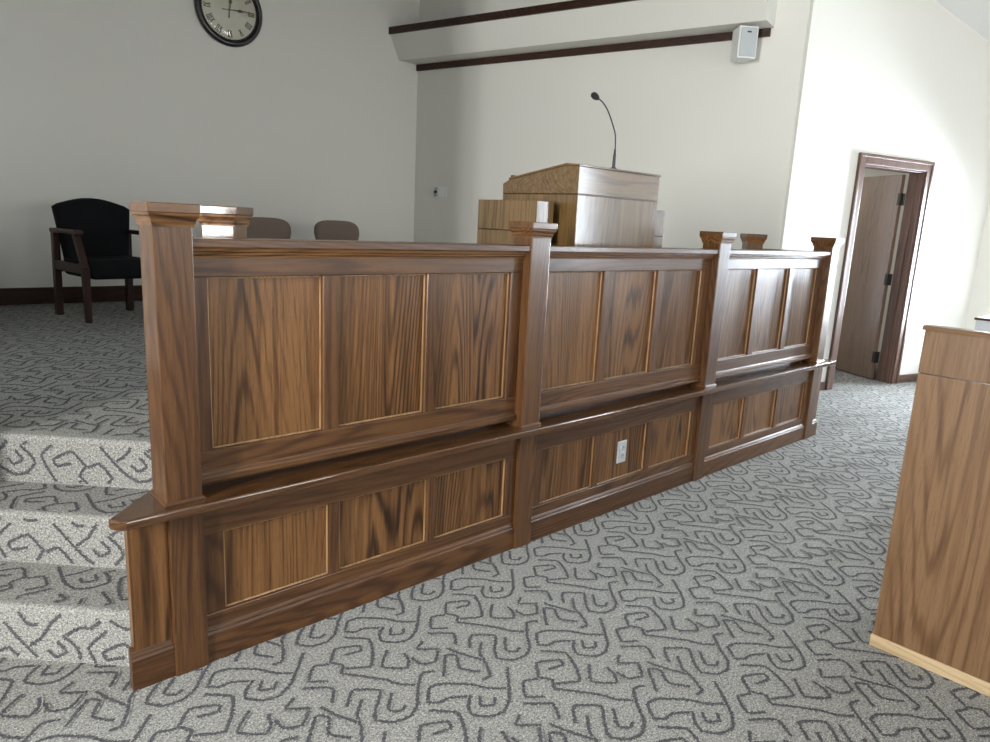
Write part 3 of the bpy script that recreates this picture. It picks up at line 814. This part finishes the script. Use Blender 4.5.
# two upholstered chairs near the back wall
def side_chair(loc, rz, label):
    t = thing('side_chair', label, 'chair', loc, rz, 'taupe chairs behind the rail')
    for sx in (-1, 1):
        bm = BM(); tube(bm, [(sx*.22, -.23, 0), (sx*.215, -.22, .40)], .013, 10); obj('front_leg', bm, BLACKM, t, smooth=False)
        bm = BM(); tube(bm, [(sx*.22, .27, 0), (sx*.215, .20, .42), (sx*.185, .235, .72)], .013, 10); obj('rear_leg', bm, BLACKM, t)
    bm = BM(); bx(bm, -.255, .255, -.26, .22, .40, .48); obj('seat', bm, BROWNFAB, t, bevel=.03, seg=5, smooth=True)
    top = []
    for k in range(17):
        th = PI*k/16; c, s = math.cos(th), math.sin(th)
        top.append((.252*abs(c)**.62*(1 if c >= 0 else -1), .70+.132*abs(s)**.62))
    ol = [(-.205, .50), (.205, .50)]+top
    bm = BM(); rounded_panel(bm, ol, .205, .255, .014); shear_y(bm, .50, .10); obj('backrest', bm, BROWNFAB, t, smooth=True)
    return t
c1 = side_chair((2.365, 4.10, ZP), R(0), 'taupe upholstered chair behind the rail, the one nearer the left front post')
def dup(root, loc, rz, label):
    r = root.copy(); C.objects.link(r); r.location = loc; r.rotation_euler = (0, 0, rz); r['label'] = label
    for ch in list(root.children):
        c = ch.copy(); C.objects.link(c); c.parent = r
    return r
dup(c1, (3.125, 4.10, ZP), R(0), 'taupe upholstered chair behind the rail, the one nearer the pulpit')

# ---------------------------------------------------------------- clock
CR = .330
ck = thing('wall_clock', 'round wall clock with dark rim and cream Roman numeral dial high on the back wall', 'clock', (2.388, YB-.001, 3.340), 0)
MC = Matrix.Rotation(R(90), 4, 'X')          # lathe z -> -y
bm = BM(); lathe(bm, [(CR-.066, .018), (CR-.066, 0), (CR-.009, 0), (CR, .012), (CR-.004, .032), (CR-.018, .042), (CR-.037, .044), (CR-.049, .036), (CR-.053, .022), (CR-.066, .018)], 64, MC); obj('rim', bm, CLOCKRIM, ck, smooth=True)
bm = BM(); lathe(bm, [(0, 0), (CR-.050, 0), (CR-.050, .016), (0, .016)], 64, MC); obj('dial', bm, CREAM, ck)
def stroke(bm, x0, z0, x1, z1, w, y=-.018, d=.0015):
    v = Vector((x1-x0, 0, z1-z0)); L = v.length; a = math.atan2(v.z, v.x)
    bx(bm, 0, L, -d, d, -w/2, w/2, Matrix.Translation((x0, y, z0)) @ Matrix.Rotation(-a, 4, 'Y'))
ROM = ['XII', 'I', 'II', 'III', 'IIII', 'V', 'VI', 'VII', 'VIII', 'IX', 'X', 'XI']
for k, s in enumerate(ROM):
    bm = BM(); hgt = .058; wd = {'I': .014, 'V': .030, 'X': .030}
    tw = sum(wd[c] for c in s); x = -tw/2; an = -k*PI/6
    rad = .215
    M = Matrix.Rotation(-an, 4, 'Y')
    b2 = BM()
    for c in s:
        w = wd[c]
        if c == 'I': stroke(b2, x+w/2, -hgt/2, x+w/2, hgt/2, .008); 
        if c == 'V': stroke(b2, x+.003, hgt/2, x+w/2, -hgt/2, .009); stroke(b2, x+w-.003, hgt/2, x+w/2, -hgt/2, .005)
        if c == 'X': stroke(b2, x+.003, hgt/2, x+w-.003, -hgt/2, .009); stroke(b2, x+w-.003, hgt/2, x+.003, -hgt/2, .005)
        x += w
    stroke(b2, -tw/2, hgt/2, tw/2, hgt/2, .0035); stroke(b2, -tw/2, -hgt/2, tw/2, -hgt/2, .0035)
    bmesh.ops.transform(b2, matrix=M @ Matrix.Translation((0, 0, rad)), verts=b2.verts[:])
    bm.free(); obj('numeral', b2, INK, ck)
bm = BM()
for i in range(60): 
    a = i*PI/30; r0, r1 = .258, .265+(.006 if i % 5 == 0 else 0)
    stroke(bm, math.sin(a)*r0, math.cos(a)*r0, math.sin(a)*r1, math.cos(a)*r1, .003 if i % 5 else .006)
obj('minute_track', bm, INK, ck)
def hand(name, ang, ln, w, y):
    bm = BM()
    pts = [(-w*.5, -.075), (w*.5, -.075), (w*.35, -.02), (w*.5, ln*.35), (w*1.5, ln*.48), (w*.45, ln*.62), (w*.3, ln*.9), (0, ln), (-w*.3, ln*.9), (-w*.45, ln*.62), (-w*1.5, ln*.48), (-w*.5, ln*.35), (-w*.35, -.02)]
    M = Matrix.Rotation(ang, 4, 'Y') @ Matrix.Translation((0, y, 0)) @ Matrix.Rotation(R(90), 4, 'X')
    poly_prism(bm, pts, 0, .002, M); obj(name, bm, INK, ck)
hand('minute_hand', R(85), .215, .010, -.022); hand('hour_hand', R(7), .150, .012, -.026)
bm = BM(); lathe(bm, [(0, 0), (.012, 0), (.010, .008), (0, .009)], 16, Matrix.Translation((0, -.022, 0)) @ MC); obj('hub', bm, INK, ck)
bm = BM(); lathe(bm, [(CR-.050, .038)]+[((CR-.050)*math.cos(a), .038+.030*math.sin(a)) for a in [k*PI/16 for k in range(1, 8)]]+[(0, .068)], 64, MC); obj('glass', bm, GLASS, ck, smooth=True)

# wall plate, speaker
wp = thing('wall_plate', 'small white wall plate with a dark knob on the angled wall left of the pulpit', 'wall plate', SW(.41, .001, 1.79), R(-75)+PI)
wp.rotation_euler = (0, 0, math.atan2(sn.y, sn.x)+PI/2)
bm = BM(); bx(bm, -.090, .090, -.008, 0, -.062, .062); obj('cover_plate', bm, WHITEP, wp, bevel=.003)
bm = BM(); bx(bm, -.082, -.040, -.022, -.008, -.055, .055); obj('control_box', bm, GREYP, wp, bevel=.003)
bm = BM(); lathe(bm, [(0, 0), (.017, 0), (.015, .016), (0, .017)], 16, Matrix.Translation((-.061, -.022, 0)) @ Matrix.Rotation(R(90), 4, 'X')); obj('knob', bm, BLACKP, wp)
spk = thing('wall_speaker', 'small grey box speaker under the right end of the white beam', 'speaker', SW(3.83, .150, 2.955), 0)
spk.rotation_euler = (0, 0, math.atan2(sn.y, sn.x)+PI/2+R(40))
bm = BM(); poly_prism(bm, [(-.085, -.10), (.085, -.10), (.07, .085), (-.07, .085)], 0, .262); obj('cabinet', bm, WHITEP, spk, bevel=.010, seg=3)
bm = BM(); bx(bm, -.073, .073, -.108, -.1, .014, .248); obj('grille', bm, GREYP, spk, bevel=.004)
bm = BM(); bx(bm, -.018, .018, -.110, -.1075, .205, .217); obj('badge', bm, BLACKP, spk)
bm = BM(); bx(bm, -.025, .025, .085, .135, .10, .17); obj('bracket', bm, GREYP, spk, bevel=.003)

# ---------------------------------------------------------------- light
def area(name, loc, rot, sx, sy, power, col):
    l = bpy.data.lights.new(name, 'AREA'); l.shape = 'RECTANGLE'; l.size = sx; l.size_y = sy; l.energy = power; l.color = col
    o = bpy.data.objects.new(name, l); C.objects.link(o); o.location = loc; o.rotation_euler = rot
    return o
DAY = (.80, .90, 1.0); DAYL = (.985, .985, .965)
H_ = WZ1-WZ0; zc_ = (WZ0+WZ1)/2
PWL = [0, 400]; PWR = [260, 92, 400]; PWB = [56, 56, 56]
for (a, b), p in zip(WIN_L, PWL): area('daylight_left', (XL-.22, (a+b)/2, sum(hts((a, b)))/2), (0, R(-90), 0), hts((a, b))[1]-hts((a, b))[0], b-a, p, DAYL)
for (a, b), p in zip(WIN_R, PWR): area('daylight_right', (XR+.22, (a+b)/2, sum(hts((a, b)))/2), (0, R(90), 0), hts((a, b))[1]-hts((a, b))[0], b-a, p, DAY)
for (a, b), p in zip(WIN_B, PWB): area('rear_fill', ((a+b)/2, YR_-.22, (WZB0+WZB)/2), (R(90), 0, 0), b-a, WZB-WZB0, p, DAYL)  # added fill through the unseen rear windows
area('side_room_lamp', W(1.35, 1.6, 2.58), (0, 0, 0), .5, .5, 9, (1, .95, .88))
w = bpy.data.worlds.new('sky'); sc.world = w; w.use_nodes = True
bgn = w.node_tree.nodes['Background']; bgn.inputs[0].default_value = (.80, .88, 1.0, 1); bgn.inputs[1].default_value = 1.0

# ---------------------------------------------------------------- camera
cam = bpy.data.cameras.new('camera'); co = bpy.data.objects.new('camera', cam); C.objects.link(co)
yaw, pitch, roll = .7524, -.2060, .0494
fw = Vector((math.sin(yaw)*math.cos(pitch), math.cos(yaw)*math.cos(pitch), math.sin(pitch)))
r0 = Vector((math.cos(yaw), -math.sin(yaw), 0)); u0 = r0.cross(fw)
c_, s__ = math.cos(roll), math.sin(roll)
rr = r0*c_+u0*s__; uu = u0*c_-r0*s__
Mx = Matrix((rr, uu, -fw)).transposed().to_4x4(); Mx.translation = (-.6526, -2.1237, 1.4668)
co.matrix_world = Mx
cam.sensor_width = 36; cam.lens = 709.7/990*36; cam.clip_start = .05
sc.camera = co
sc.view_settings.view_transform = 'Standard'; sc.view_settings.look = 'None'; sc.view_settings.gamma = 1; sc.view_settings.use_curve_mapping = False
sc.view_settings.exposure = 1.0
